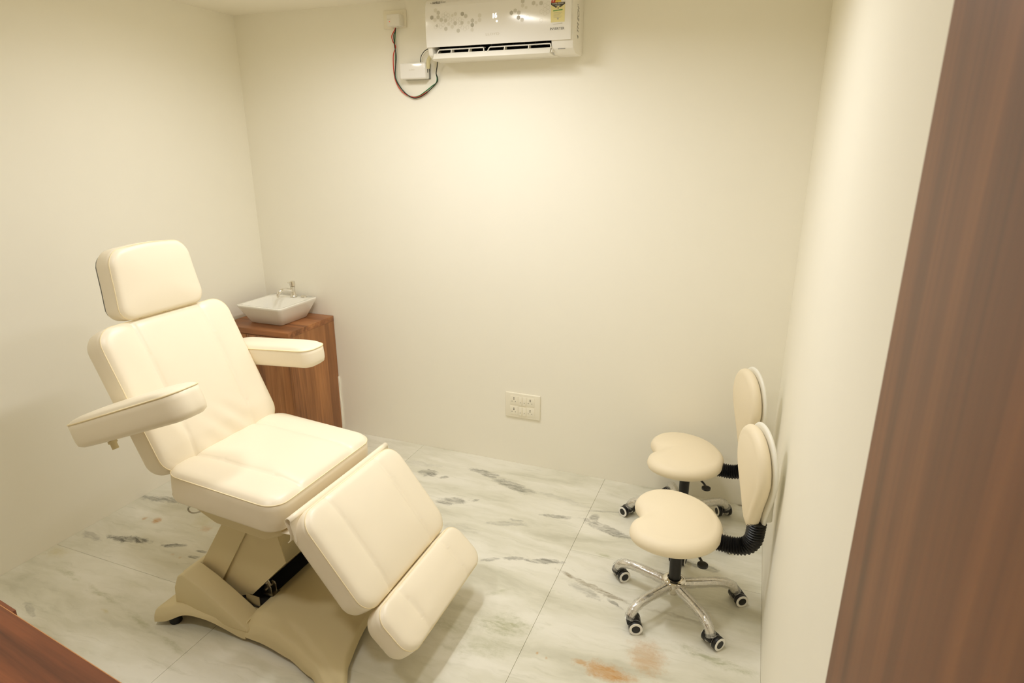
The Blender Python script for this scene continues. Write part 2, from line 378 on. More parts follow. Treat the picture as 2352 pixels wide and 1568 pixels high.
# ------------------------------------------------------------------ room shell
t_ = .12
b = BM(); box(b, -t_, W+t_, -D-t_, t_, -.10, -.02); floor = struct('floor', b, M_grout, smooth=0)
xs = [0, 1.232, 2.513, W]; cols = [(0, [0, -.95, -1.70, -2.62, -3.5, -D]), (1, [0, -2.28, -D]), (2, [0, -.365, -.768, -2.35, -3.4, -D])]
g = .0006
for ci, ys in cols:
    for y1, y0 in zip(ys, ys[1:]):
        b = BM(); box(b, xs[ci]+g, xs[ci+1]-g, y0+g, y1-g, -.02, 0, bev=.0009, seg=1)
        mesh_obj('marble_tile', b, M_marble, floor, 0)
b = BM(); box(b, -t_, W+t_, -D-t_, t_, H, H+t_); struct('ceiling', b, M_ceil, smooth=0)
b = BM(); box(b, -t_, W+t_, 0, t_, -.02, H); struct('wall_back', b, M_wall, smooth=0)
b = BM(); box(b, -t_, 0, -D, 0, -.02, H); struct('wall_left', b, M_wall, smooth=0)
b = BM(); box(b, W, W+t_, -D, 0, -.02, H); struct('wall_right', b, M_wall, smooth=0)
b = BM(); box(b, -t_, W+t_, -D-t_, -D, -.02, H); struct('wall_front', b, M_wall, smooth=0)
# right-hand door leaf folded open against the right wall
door = BM(); box(door, W-.068, W-.02, -3.72, -2.775, .012, 2.45, bev=.002); door = struct('door_1', door, M_wdoor)
for hz in (.25, 1.2, 2.2):
    b = BM(); tube(b, [(W-.013, -3.71, hz-.05), (W-.013, -3.71, hz+.05)], .0085, 10); box(b, W-.022, W, -3.722, -3.700, hz-.045, hz+.045); mesh_obj('hinge', b, M_steel, door)
# ceiling lamps, with added fill lamps above basin corner and desk
t = thing('ceiling_batten_lamp', 'slim white batten lamp on the ceiling in front of the air conditioner', 'lamp', (BATTEN[0], BATTEN[1], H), BATTEN[4])
b = BM(); box(b, -.042, .042, -.335, .335, -.034, -.0005, bev=.004); mesh_obj('housing', b, M_offw, t)
b = BM(); box(b, -.036, .036, -.32, .32, -.043, -.034, bev=.004); mesh_obj('diffuser', b, M_lamp, t)
for i, (lx, ly, lr, lp) in enumerate(LAMPS):
    t = thing('ceiling_lamp', ['round recessed ceiling lamp nearer the stools', 'round added fill lamp, unseen, above the wash basin corner', 'round added fill lamp, unseen, above the desk'][i], 'lamp', (lx, ly, H), 0, 'round ceiling lamps')
    b = BM(); prof = [(lr+.002, -.001), (lr+.018, -.001), (lr+.018, -.010), (lr+.010, -.013), (lr+.002, -.011)]
    rings = [[b.verts.new((r*math.cos(a*math.pi/24), r*math.sin(a*math.pi/24), z)) for a in range(48)] for r, z in prof]
    for A, B_ in zip(rings, rings[1:]+rings[:1]):
        for k_ in range(48): b.faces.new((A[k_], A[(k_+1) % 48], B_[(k_+1) % 48], B_[k_]))
    mesh_obj('frame', b, M_offw, t)
    b = BM(); lathe(b, [(lr, -.001), (lr, -.009)], 48); mesh_obj('diffuser', b, M_lamp, t)
# ------------------------------------------------------------------ wash cabinet, basin, tap
cab = thing('vanity_cabinet', 'brown walnut-grain corner cabinet under the white wash basin', 'cabinet', (0, 0, 0))
CX0, CX1, CY0, CZ = .012, .568, -.462, .867
b = BM(); box(b, CX0, CX1, CY0-.004, -.003, CZ-.036, CZ, bev=.0015); mesh_obj('top', b, M_wtop, cab)
b = BM(); box(b, CX1-.019, CX1-.001, CY0, -.003, .004, CZ-.036, bev=.001); mesh_obj('side_panel', b, M_wcab, cab)
b = BM(); box(b, CX0, CX0+.018, CY0+.02, -.003, .004, CZ-.036, bev=.001); mesh_obj('side_panel', b, M_wcab, cab)
b = BM(); box(b, CX0+.018, CX1-.019, -.02, -.004, .004, CZ-.036); mesh_obj('back_panel', b, M_wcab, cab)
b = BM(); box(b, CX0+.018, CX1-.019, CY0+.02, -.02, .06, .078); mesh_obj('bottom_panel', b, M_wcab, cab)
b = BM(); box(b, CX0+.018, CX1-.019, CY0+.05, CY0+.066, .004, .06); mesh_obj('plinth', b, M_wcab, cab)
for x0, x1, hx in ((CX0+.001, .224, .205), (.227, .548, .25)):
    b = BM(); box(b, x0, x1, CY0+.001, CY0+.019, .064, CZ-.041, bev=.001); d_ = mesh_obj('door', b, M_wcab, cab)
    b = BM(); tube(b, [(hx, CY0-.0, .55), (hx, CY0-.022, .55), (hx, CY0-.022, .67), (hx, CY0-.0, .67)], .005, 8); mesh_obj('handle', b, M_steel, d_)
b = BM(); random.seed(3)   # crumbly plaster filler between cabinet and wall
zz = [.02+.05*i for i in range(9)]
L_ = [(CX1+.002+random.random()*.008, z) for z in zz]
prism(b, [(CX1-.012, zz[0])]+[(x, z) for x, z in L_]+[(CX1-.012, zz[-1])], -.012, -.0005, 'y'); mesh_obj('plaster_filler', b, M_wall, cab, 30)
# basin: flared rectangular vessel
sink = thing('wash_basin', 'white ceramic rectangular wash basin standing on the wooden cabinet', 'basin', (.288, -.215, CZ))
b = BM()
def rl(hx, hy, R, z, n=6, ox=0, oy=0):
    out = []
    for cx_, cy_, a0 in ((hx-R, hy-R, 0), (-hx+R, hy-R, 90), (-hx+R, -hy+R, 180), (hx-R, -hy+R, 270)):
        for i in range(n+1):
            a = math.radians(a0+90*i/n); out.append(b.verts.new((cx_+R*math.cos(a)+ox, cy_+R*math.sin(a)+oy, z)))
    return out
SK = [(.125, .125, .02, 0, 0, 0), (.132, .130, .022, .004, 0, 0), (.155, .160, .024, .06, 0, 0), (.178, .186, .026, .112, 0, 0), (.181, .190, .028, .121, 0, 0), (.181, .190, .028, .126, 0, 0), (.178, .187, .027, .1285, 0, 0),
      (.161, .135, .03, .1275, 0, -.036), (.153, .128, .03, .122, 0, -.036), (.135, .095, .04, .06, 0, -.036), (.09, .06, .04, .035, 0, -.036), (.02, .02, .019, .030, 0, -.036)]
prev = None
for hx, hy, R, z, ox, oy in SK:
    c = rl(hx, hy, R, z, 6, ox, oy)
    if prev:
        for i in range(len(c)): b.faces.new((prev[i], prev[(i+1) % len(c)], c[(i+1) % len(c)], c[i]))
    else: b.faces.new(c[::-1])
    prev = c
b.faces.new(prev); mesh_obj('bowl', b, M_ceramic, sink, 50)
b = BM(); lathe(b, [(.022, .0305), (.022, .0335), (.016, .0345)], 20, (0, -.036, 0)); mesh_obj('drain', b, M_chrome, sink)
tap = thing('faucet', 'small chrome pillar tap mounted on the rim of the wash basin', 'faucet', (.312, -.082, CZ+.1296))
b = BM(); lathe(b, [(.024, 0), (.024, .004), (.019, .010), (.0155, .03), (.015, .062), (.017, .066), (.017, .072)], 20); mesh_obj('body', b, M_chrome, tap)
b = BM(); tube(b, spline([(0, 0, .042), (-.018, -.04, .056), (-.032, -.075, .056), (-.041, -.098, .038), (-.043, -.102, .014)]), .0105, 12); mesh_obj('spout', b, M_chrome, tap)
b = BM(); lathe(b, [(.013, .072), (.019, .078), (.0195, .104), (.015, .108)], 12); tube(b, [(0, 0, .094), (-.012, -.032, .103)], .005, 8); mesh_obj('handle', b, M_chrome, tap)
b = BM(); lathe(b, [(.022, 0), (.022, .008), (.014, .014)], 20); o = mesh_obj('hole_cover', b, M_chrome, sink); o.location = (.095, .150, .1275)
# ------------------------------------------------------------------ treatment chair (own frame: x towards the feet, origin on the floor under the column)
chair = thing('treatment_chair', 'cream leatherette reclining treatment chair with armrests on a beige moulded base', 'chair', (1.45, -1.54, 0))
def frame(x, z, deg, flip=False, y=0, yaw=0):
    a = math.radians(deg); dx = Vector((math.cos(a), 0, math.sin(a)))
    dz = Vector((math.sin(a), 0, -math.cos(a))) if flip else Vector((-math.sin(a), 0, math.cos(a)))
    dy = dz.cross(dx)
    m = Matrix((dx, dy, dz)).transposed().to_4x4()
    m = Matrix.Rotation(yaw, 4, 'Z') @ m; m.translation = (x, y, z); return m
def off(m, x, y=0, z=0): return m @ Matrix.Translation((x, y, z))
def pad(name, fr, L, w, T, R, grooves=(), parent=chair, label=None, N=64, **kw):
    bm, loop = cushion(rrect(L/2, w/2, R, kw.pop('taper', 0)), T, grooves=grooves, N=N, **kw)
    o = put(mesh_obj(name, bm, M_leather, parent, 62), off(fr, L/2)); piping(loop, M_pipe, o)
    return o
GR = (-.172, .172)
def wr(x, y, s):      # pull folds low on the backrest
    t = -x                                        # x<0 is near the seat
    k_ = max(0, min(1, (t-.10)/.12))
    return k_*(.0045*math.sin(46*(t+.55*y+.10*math.sin(7*y)))*max(0, 1-abs(y+.05)/.2)-.010*max(0, (t-.22)/.1))
fb = frame(-.329, .728, 114, True)
back = pad('backrest', off(fb, -.015), .638, .65, .105, .075, GR, puff=.016, extra=wr)
b = BM(); box(b, .02, .60, -.29, .29, -.125, -.107, bev=.006); put(mesh_obj('back_board', b, M_abs, chair), fb)
fs = frame(-.336, .728, -4.0)
def sw(x, y, s): return .010*math.exp(-((x-.12)/.14)**2)*math.exp(-((y)/.2)**2)
seat = pad('seat', off(fs, -.01), .565, .655, .125, .075, GR, puff=.020, extra=sw)
b = BM(); prism(b, [(.05, -.125), (.54, -.125), (.535, -.155), (.45, -.20), (.20, -.20), (.08, -.155)], -.285, .285, 'y', bev=.012); put(mesh_obj('seat_pan', b, M_abs, chair), fs)
fl = frame(.321, .672, -52.3)
pad('leg_rest', off(fl, -.005), .448, .65, .10, .075, GR, puff=.018)
b = BM(); box(b, .03, .41, -.27, .27, -.118, -.101, bev=.005); put(mesh_obj('leg_board', b, M_abs, chair), fl)
ff = frame(.618, .333, -44.8)
pad('foot_rest', off(ff, 0), .208, .645, .095, .065, GR, puff=.014, N=56)
b = BM(); box(b, .02, .18, -.25, .25, -.11, -.096, bev=.005); put(mesh_obj('foot_board', b, M_abs, chair), ff)
for y in (-.12, .12):
    b = BM(); box(b, -.30, .10, y-.012, y+.012, -.150, -.118, bev=.003); put(mesh_obj('foot_rail', b, M_steel, chair), ff)
# headrest: arched top, tapering upwards
fh = frame(-.575, 1.310, 99.2, True)
def hb():
    R, hx, hy = .055, .138, .197; f0 = rrect(hx, hy, R, .07)
    def f(u, v):
        x, y = f0(u, v); a = max(0, x/hx); return x+.020*a*(1-(y/hy)**2)-.004, y+ (.004*a*y/hy)
    return f
bm, loop = cushion(hb(), .088, puff=.016, N=56); head = put(mesh_obj('headrest', bm, M_leather, chair, 62), off(fh, .137)); piping(loop, M_pipe, head)
hB = hb(); sq = [(-1+2*i/12, -1) for i in range(12)]+[(1, -1+2*i/12) for i in range(12)]+[(1-2*i/12, 1) for i in range(12)]+[(-1, 1-2*i/12) for i in range(12)]
b = BM(); prism(b, [tuple(.965*c for c in hB(u, v)) for u, v in sq], -.096, -.0885, 'z', bev=.002); mesh_obj('headrest_board', b, M_grey, head)
for y in (-.06, .06):
    b = BM(); tube(b, [(-.27, y, -.085), (-.02, y, -.092)], .007, 10); put(mesh_obj('headrest_post', b, M_steel, chair), off(fh, .12))
# flap of loose upholstery rolled over the gap between seat and leg rest
b = BM()
def flap(y): 
    k_ = (y+.33)/.67
    return [(.170, .552), (.235, .556), (.268, .566), (.278, .600-.01*k_), (.262, .640), (.259, .655), (.267, .666), (.279, .667), (.287, .657), (.286, .645), (.296, .60), (.305, .57)]
ys = [-.335+.67*i/14 for i in range(15)]; rows = []
for y in ys:
    w_ = .003*math.sin(9*y+1); rows.append([b.verts.new((x+.006+w_, y*(.84 if x < .262 and z < .60 else 1), z+.004+.5*w_)) for x, z in [(p.x, p.z) for p in spline([(x, 0, z) for x, z in flap(y)], 4)]])
for A, B_ in zip(rows, rows[1:]):
    for i in range(len(A)-1): b.faces.new((A[i], A[i+1], B_[i+1], B_[i]))
o = mesh_obj('upholstery_flap', b, M_leather, chair, 80); sm = o.modifiers.new('thick', 'SOLIDIFY'); sm.thickness = .003
# armrests
def arm(fr, L, w, T, R, tp, pegx, pegy, drop):
    def bb():
        f0 = rrect(L/2, w/2, R)
        def f(u, v):
            x, y = f0(u, v); a = max(0, -x/(L/2)); return x, y*(1-tp*a**3)
        return f
    bm, loop = cushion(bb(), T, puff=.012, edge=.012, ew=.3, N=40, M=24, bulge=.003, bot=.02)
    o = put(mesh_obj('armrest', bm, M_leather, chair, 62), off(fr, L/2)); piping(loop, M_pipe, o, .0032)
    b = BM(); tube(b, [(pegx, pegy, -T+.005), (pegx, pegy, -T-.038)], .0125, 14); tube(b, [(pegx, pegy, -T-.004), (pegx, pegy, -T-.014)], .017, 14); mesh_obj('peg', b, M_abs, o)
    return o
arm(frame(-.705, .922, 20.5, y=-.392), .70, .150, .105, .062, .38, -.13, -.03, 0)
arm(frame(-.66, 1.030, 4.0, y=.405), .545, .150, .088, .056, .0, -.19, 0, 0)
b = BM(); tube(b, [(-.53, -.25, .93), (-.50, -.33, .925), (-.44, -.37, .945)], .011, 10); mesh_obj('arm_bracket', b, M_steel, chair)
b = BM(); tube(b, [(-.55, .25, .955), (-.54, .34, .955), (-.50, .39, .965)], .011, 10); mesh_obj('arm_bracket', b, M_steel, chair)
# hinge parts
b = BM(); lathe(b, [(.004, -.02), (.02, -.016), (.022, 0), (.02, .016), (.004, .02)], 16, mat=Matrix.Translation((-.345, -.27, .605)) @ Matrix.Rotation(math.pi/2, 4, 'X')); box(b, -.36, -.20, -.285, -.262, .585, .615, bev=.006); mesh_obj('hinge_knob', b, M_abs, chair)
b = BM(); prism(b, [(-.36, .70), (-.33, .72), (-.315, .66), (-.30, .60), (-.34, .60)], .328, .340, 'y', bev=.003); mesh_obj('hinge_cover', b, M_black, chair)
b = BM(); tube(b, spline([(-.25, -.275, .575), (-.285, -.275, .560), (-.302, -.275, .546), (-.297, -.275, .532), (-.272, -.275, .531), (-.222, -.275, .552)]), .0035, 8); mesh_obj('wire_loop', b, M_steel, chair)
# lifting column: two telescoping covers leaning forward
def shell(poly, hy, th, name, open_edge):
    """side cheeks plus a skin along the polygon except the edges in open_edge"""
    b = BM(); prism(b, poly, -hy, -hy+th, 'y'); prism(b, poly, hy-th, hy, 'y')
    n = len(poly)
    for i in range(n):
        if i in open_edge: continue
        p, q = Vector(poly[i]), Vector(poly[(i+1) % n]); d = (q-p).normalized(); nn = Vector((-d.y, d.x))*th
        if sum((p[(0)]*0 for _ in (0,))) == 0: pass
        prism(b, [tuple(p), tuple(q), tuple(q+nn), tuple(p+nn)], -hy+th, hy-th, 'y')
    return mesh_obj(name, b, M_abs, chair, 35)
outer = [(-.408, .135), (-.288, .092), (-.051, .475), (-.150, .535), (-.171, .495)]
shell(outer, .218, .006, 'column_cover', (0, 1, 2))
inner = [(-.34, .11), (-.235, .058), (-.195, .058), (-.150, .105), (-.105, .125), (-.088, .128), (.118, .345), (.085, .50), (-.09, .52)]
shell(inner, .207, .006, 'column_sleeve', (0, 7))
b = BM(); prism(b, [(-.30, .10), (-.14, .10), (.06, .48), (-.09, .50)], -.09, .09, 'y'); mesh_obj('lift_frame', b, M_steel, chair)
b = BM()
for y in (-.167, -.137): prism(b, [(-.062, .112), (-.022, .112), (-.022, .150), (-.040, .165), (-.058, .150)], y, y+.004, 'y', bev=.001)
box(b, -.066, -.010, -.172, -.125, .108, .113, bev=.001); tube(b, [(-.045, -.18, .142), (-.045, -.12, .142)], .006, 10)
mesh_obj('actuator_bracket', b, M_steel, chair)
b = BM(); tube(b, [(-.045, -.150, .142), (-.14, -.150, .26)], .012, 12); mesh_obj('actuator_rod', b, M_steel, chair)
# base: rear housing
def wedge(x):      # half width of the base
    P_ = [(-.48, .395), (-.42, .375), (-.30, .338), (-.10, .322), (.05, .325), (.22, .345), (.36, .385), (.46, .44), (.60, .53)]
    for (a, wa), (c, wc) in zip(P_, P_[1:]):
        if x <= c: t = (x-a)/(c-a); t = t*t*(3-2*t)*.5+t*.5; return wa+(wc-wa)*t
    return P_[-1][1]
def skirt(name, x0, x1, ztop, zbot, xend=None, N=40, M=48, xstart=None, thick=None):
    b = BM(); g_ = {}
    for i in range(N+1):
        for j in range(M+1):
            v = -1+2*j/M; v = math.copysign(1-(1-abs(v))**1.25, v)
            xa = x0 if xstart is None else xstart(v); xb = x1 if xend is None else xend(v)
            x = xa+(xb-xa)*i/N; w_ = wedge(x); y = v*w_
            e = min(1, max(0, (1-abs(v))*w_/.022)); z = ztop(x, y, v)-.016*(1-math.sqrt(max(0, 1-(1-e)**2)))
            g_[i, j] = b.verts.new((x, y, z))
    for i in range(N):
        for j in range(M): b.faces.new((g_[i, j], g_[i+1, j], g_[i+1, j+1], g_[i, j+1]))
    loop = [g_[i, 0] for i in range(N)]+[g_[N, j] for j in range(M)]+[g_[i, M] for i in range(N, 0, -1)]+[g_[0, j] for j in range(M, 0, -1)]
    n = len(loop); P_ = [v.co.copy() for v in loop]; prev = loop
    nr = []
    for i in range(n):
        d = P_[(i+1) % n]-P_[i-1]; nr.append(Vector((d.y, -d.x, 0)).normalized())
    for o_, f_ in ((.006, .12), (.010, .55), (.012, 1.0), (.002, 1.0)):
        cur = []
        for i in range(n):
            p = P_[i]; zb = zbot(p.x, p.y); nb = Vector((0, nr[i].y, 0)) if thick and (thick == 'r' and p.x > x1-.004 or thick == 'f' and abs(p.y) < wedge(p.x)*.97 and p.x < x0+.1) else nr[i]
            cur.append(b.verts.new((p.x+nb.x*o_, p.y+nb.y*o_, p.z+(zb-p.z)*f_)))
        for i in range(n): b.faces.new((prev[i], prev[(i+1) % n], cur[(i+1) % n], cur[i]))
        prev = cur
    return mesh_obj(name, b, M_abs, chair, 50)
def ss(a, c, x): t = max(0, min(1, (x-a)/(c-a))); return t*t*(3-2*t)
def zr(x, y, v): return .078+.022*ss(-.47, -.36, x)-.012*ss(-.2, -.02, x)
def zbr(x, y): return .024+.040*ss(-.44, -.33, x)*(1-ss(-.26, -.05, x))-.006*ss(-.2, -.02, x)
skirt('rear_base', -.462, -.026, zr, zbr, thick='r', N=26)
def wall_profile(): return [(-.405, .06), (-.395, .17), (-.365, .235), (-.335, .252), (-.315, .246), (-.24, .212), (-.16, .166), (-.10, .128), (-.05, .096), (-.005, .070), (-.005, .055), (-.10, .05)]
for s_ in (-1, 1):
    b = BM(); prism(b, wall_profile(), s_*.318-.016 if s_ < 0 else s_*.318-.082, s_*.318+.082 if s_ < 0 else s_*.318+.016, 'y', bev=.007)
    mesh_obj('base_shroud', b, M_abs, chair, 50)
b = BM(); prism(b, [(-.405, .06), (-.395, .17), (-.37, .235), (-.345, .246), (-.335, .235), (-.345, .06)], -.30, .30, 'y', bev=.006); mesh_obj('shroud_back', b, M_abs, chair, 50)
b = BM(); box(b, -.335, -.02, -.235, .235, .099, .1005); mesh_obj('base_well', b, M_dark, chair, 0)
for y in (-.230, .202):
    b = BM(); box(b, -.10, -.03, y-.002, y+.002, .10, .147); mesh_obj('well_plate', b, M_steel, chair, 0)
# base: front plate with splayed feet
def xf(v): a = abs(v); return .400+.115*a**2.2+.055*max(0, a-.72)/.28
def zf(x, y, v):
    z = .128-.050*ss(-.03, .46, x)-.018*ss(.36, .56, x)
    z -= .020*(1-ss(-.03, .035, x))
    a = abs(y); edge_ = wedge(x)-(.075-.03*ss(.1, .4, x)); z -= .013*ss(edge_-.012, edge_+.012, a)*ss(.12, .2, x)
    z -= .03*ss(.26, .32, a)*(1-ss(0, .16, x))
    return z
def zbf(x, y): return .018+.012*(1-ss(.1, .3, x))+.02*(1-ss(.1, .3, abs(y)))*ss(.3, .4, x)
skirt('front_base', -.022, .45, zf, zbf, xend=xf, N=48, M=64)
for x, y in ((-.405, -.345), (-.405, .345), (.52, -.43), (.52, .43)):
    b = BM(); lathe(b, [(.024, 0), (.026, .004), (.026, .020), (.02, .045)], 18, (x, y, 0)); mesh_obj('foot', b, M_rubber, chair)
cb = BM(); tube(cb, spline([(-.02, .25, .13), (.02, .30, .12), (.07, .345, .03), (.06, .42, .006), (-.10, .52, .006), (-.5, .62, .006), (-.9, .80, .006)]), .004, 8); mesh_obj('power_cable', cb, M_black, chair)
GRP = 'cream saddle stools by the right wall'
# ------------------------------------------------------------------ saddle stools
def polar_pad(rf, T, dome, edge, nr=22, ns=96, under=.35, extra=None, rim=.93):
    b = BM(); rings = []
    def put_ring(k, zf):
        R_ = []
        for i in range(ns):
            a = 2*math.pi*i/ns; r = rf(a)*k; x, y = r*math.cos(a), r*math.sin(a); R_.append(b.verts.new((x, y, zf(k, x, y))))
        rings.append(R_)
    c = b.verts.new((0, 0, T+dome+(extra(0, 0) if extra else 0)))
    for i in range(1, nr+1):
        k = i/nr
        put_ring(k*rim, lambda q, x, y, k=k: T+dome*(1-k**2)+(extra(x, y) if extra else 0)-edge*.25*k**6)
    for j in range(1, 14):      # rounded rim
        t = math.pi*j/14; put_ring(rim+(1-rim)*math.sin(t), lambda q, x, y, t=t: (T-edge*.25)+(-T+edge*.25)*(1-math.cos(t))/2+(extra(x, y) if extra else 0)*(1+math.cos(t))/2)
    put_ring(rim-.05, lambda q, x, y: 0); put_ring(under, lambda q, x, y: -.004)
    for i in range(ns): b.faces.new((c, rings[0][i], rings[0][(i+1) % ns]))
    for A, B_ in zip(rings, rings[1:]):
        for i in range(ns): b.faces.new((A[i], B_[i], B_[(i+1) % ns], A[(i+1) % ns]))
    b.faces.new(rings[-1]); return b
SEAT_OUT = [(-175, .155), (-169.1, 0.162), (-154.1, 0.199), (-141.5, 0.227), (-129.9, 0.241), (-116.5, 0.242), (-97.2, 0.237), (-79.2, 0.23), (-56.1, 0.221), (-33.2, 0.212), (-14.6, 0.202), (10.4, 0.195), (28.9, 0.194), (49.9, 0.203), (80.0, 0.228), (103.9, 0.250), (119.6, 0.256), (136.5, 0.243), (160.9, 0.205), (174, .165)]
def seat_r(a):           # kidney-like saddle outline, notch at the front (180 degrees)
    d = (math.degrees(a)+180) % 360-180; s = w = 0
    ext = SEAT_OUT+[(q-360, r) for q, r in SEAT_OUT[-4:]]+[(q+360, r) for q, r in SEAT_OUT[:4]]
    ext.sort()
    for (q0, r0), (q1, r1) in zip(ext, ext[1:]):
        if q0 <= d <= q1: t = (d-q0)/(q1-q0); break
    k_ = ext.index((q0, r0)); m0 = (r1-ext[k_-1][1])/(q1-ext[k_-1][0])*(q1-q0); m1 = (ext[k_+2][1]-r0)/(ext[k_+2][0]-q0)*(q1-q0)
    return (2*t**3-3*t*t+1)*r0+(t**3-2*t*t+t)*m0+(-2*t**3+3*t*t)*r1+(t**3-t*t)*m1
def seat_ex(x, y): return -.018*math.exp(-((y+.015)/.05)**2)*ss(.05, .16, -x)
def back_w(x):           # half width of the teardrop at height x (local x is up)
    if x >= .172 or x <= -.288: return 0
    if x > 0: return .144*math.sqrt(1-(x/.172)**2.2)
    t = -x/.288; w_ = .144*(1-.70*(t*t*(3-2*t))**.9)
    return w_*math.sqrt(max(0, 1-max(0, (-x-.228)/.060)**2))
def back_r(a):
    c, s = math.cos(a), math.sin(a); lo, hi = 0, .4
    for _ in range(30):
        m_ = (lo+hi)/2
        if back_w(m_*c) > abs(m_*s) or (abs(s) < 1e-6 and -.288 < m_*c < .172): lo = m_
        else: hi = m_
    return lo
SH = {}
def shared(key, fn, mat, smooth=40):
    if key not in SH:
        o = mesh_obj(key, fn(), mat, None, smooth); SH[key] = o.data; bpy.data.objects.remove(o)
    return SH[key]
def inst(key, fn, mat, parent, m, smooth=40, name=None):
    o = bpy.data.objects.new(name or key, shared(key, fn, mat, smooth)); COL.objects.link(o); o.parent = parent; o.matrix_local = m; return o
def m_leg():
    b = BM(); P_ = spline([(.03, 0, .100), (.10, 0, .104), (.17, 0, .108), (.225, 0, .104), (.262, 0, .088), (.279, 0, .066)], 5); n = len(P_)
    tube(b, P_, [.0205-.003*i/n for i in range(n)], 16); return b
def m_wrap():
    random.seed(5); b = BM(); P_ = spline([(.05, 0, .101), (.10, 0, .104), (.17, 0, .108), (.228, 0, .104), (.268, 0, .086), (.286, 0, .056)], 6); n = len(P_)
    tube(b, P_, [.0225-.002*i/n+.003*random.random() for i in range(n)], 11, cap=False); return b
def m_hood():
    b = BM(); prism(b, [(.026, .042), (.014, .062), (-.008, .066), (-.028, .056), (-.038, .036), (-.034, .018), (-.014, .026), (.008, .028), (.024, .032)], -.0165, .0165, 'y', bev=.003)
    tube(b, [(.010, 0, .050), (.010, 0, .068)], .017, 14); return b
def m_wheel():
    b = BM(); M_ = Matrix.Rotation(math.pi/2, 4, 'X')
    lathe(b, [(.028, -.011), (.0295, -.009), (.0295, .009), (.028, .011)], 28, mat=M_)
    for s_ in (-1, 1):
        lathe(b, [(.0285, .0105*s_), (.0285, .0125*s_), (.0185, .0132*s_), (.0185, .0115*s_)], 28, mi=1, mat=M_)
        lathe(b, [(.0182, .0110*s_), (.0174, .0136*s_), (.004, .0140*s_)], 24, mi=0, mat=M_)
    return b
def m_hub():
    b = BM(); lathe(b, [(.028, .062), (.040, .066), (.043, .084), (.043, .112), (.049, .116), (.050, .126), (.044, .132), (.031, .134), (.030, .100)], 36); return b
def m_post():
    b = BM(); lathe(b, [(.026, .100), (.0262, .28), (.024, .285), (.024, .30), (.014, .302), (.014, .375)], 24); return b
def m_plate():
    b = BM(); box(b, -.085, .085, -.07, .07, .358, .366, bev=.003); box(b, -.045, .045, -.04, .04, .325, .358, bev=.006)
    tube(b, spline([(.04, -.02, .34), (.10, -.10, .335), (.12, -.15, .335)]), .0055, 8); lathe(b, [(.008, -.008), (.022, -.005), (.022, .004), (.010, .008)], 16, (.118, -.150, .336)); return b
def m_bellows():
    b = BM(); P_ = spline([(0, 0, 0), (.06, 0, -.002), (.10, 0, 0), (.140, 0, .014), (.163, 0, .048), (.168, .002, .09), (.170, .004, .135)], 12)
    L_ = [0]
    for p, q in zip(P_, P_[1:]): L_.append(L_[-1]+(q-p).length)
    out, rs = [], []; n = 48
    for i in range(n+1):
        d = L_[-1]*i/n; j = 0
        while j < len(L_)-2 and L_[j+1] < d: j += 1
        out.append(P_[j].lerp(P_[j+1], (d-L_[j])/max(1e-9, L_[j+1]-L_[j]))); rs.append(.0285 if i < 3 else (.0385 if i % 2 else .0315))
    tube(b, out, rs, 20); tube(b, [(-.045, 0, .0), (.018, 0, -.001)], .0265, 16); return b
def m_shellrim():
    return polar_pad(lambda a: back_r(a)*1.035, .020, -.004, .012, nr=10, ns=64)
def m_bracket():
    b = BM(); prism(b, [(-.24, -.045), (-.09, -.06), (.02, -.045), (.04, 0), (.02, .045), (-.09, .06), (-.24, .045)], -.034, -.002, 'z', bev=.009); return b
def m_screw():
    b = BM(); lathe(b, [(.004, 0), (.003, .002)], 10); return b
def stool(label, loc, star, seat_off, seat_rot, bell, bell_rot, bp, brot, swiv, zoff=0):
    t = thing('saddle_stool', label, 'stool', loc, 0, GRP)
    inst('post', m_post, M_black, t, Matrix()); inst('hub', m_hub, M_chrome, t, Matrix())
    for i in range(5):
        R_ = Matrix.Rotation(math.radians(star+72*i), 4, 'Z')
        lg = inst('leg', m_leg, M_chrome, t, R_); inst('plastic_wrap', m_wrap, M_wrap, lg, Matrix(), 70)
        c = inst('caster', m_hood, M_black, t, R_ @ Matrix.Translation((.279, 0, 0)) @ R_.inverted() @ Matrix.Rotation(math.radians(swiv[i]), 4, 'Z') @ Matrix.Translation((-.010, 0, 0)))
        for s_ in (-1, 1): inst('wheel', m_wheel, [M_black, M_white], c, Matrix.Translation((-.010, .0278*s_, .0296)))
    inst('seat', lambda: polar_pad(seat_r, .080, .014, .016, extra=seat_ex, rim=.80), M_leather2, t, Matrix.Translation((seat_off[0], seat_off[1], .368)) @ Matrix.Rotation(math.radians(seat_rot), 4, 'Z'), 70)
    inst('seat_mechanism', m_plate, M_black, t, Matrix())
    inst('support_arm', m_bellows, M_black, t, Matrix.Translation(bell) @ Matrix.Rotation(math.radians(bell_rot), 4, 'Z'), 25)
    # backrest frame: local x up, z = facing direction
    yawb, lean = brot; nrm = Vector((math.cos(math.radians(yawb))*math.cos(math.radians(lean)), math.sin(math.radians(yawb))*math.cos(math.radians(lean)), math.sin(math.radians(lean))))
    ux = (Vector((0, 0, 1))-nrm*nrm.z).normalized(); uy = nrm.cross(ux)
    m = Matrix((ux, uy, nrm)).transposed().to_4x4(); m.translation = bp
    bk = inst('backrest', lambda: polar_pad(back_r, .056, .012, .012, nr=16, ns=72, rim=.80), M_leather2, t, m, 70)
    inst('backrest_shell', m_shellrim, M_shell, bk, Matrix.Translation((0, 0, -.019)), 50); inst('backrest_bracket', m_bracket, M_shell, bk, Matrix.Translation((0, 0, -.012)))
    inst('screw', m_screw, M_steel, bk, Matrix.Translation((-.12, -.075, -.014)) @ Matrix.Rotation(math.pi/2, 4, 'X'))
    return t
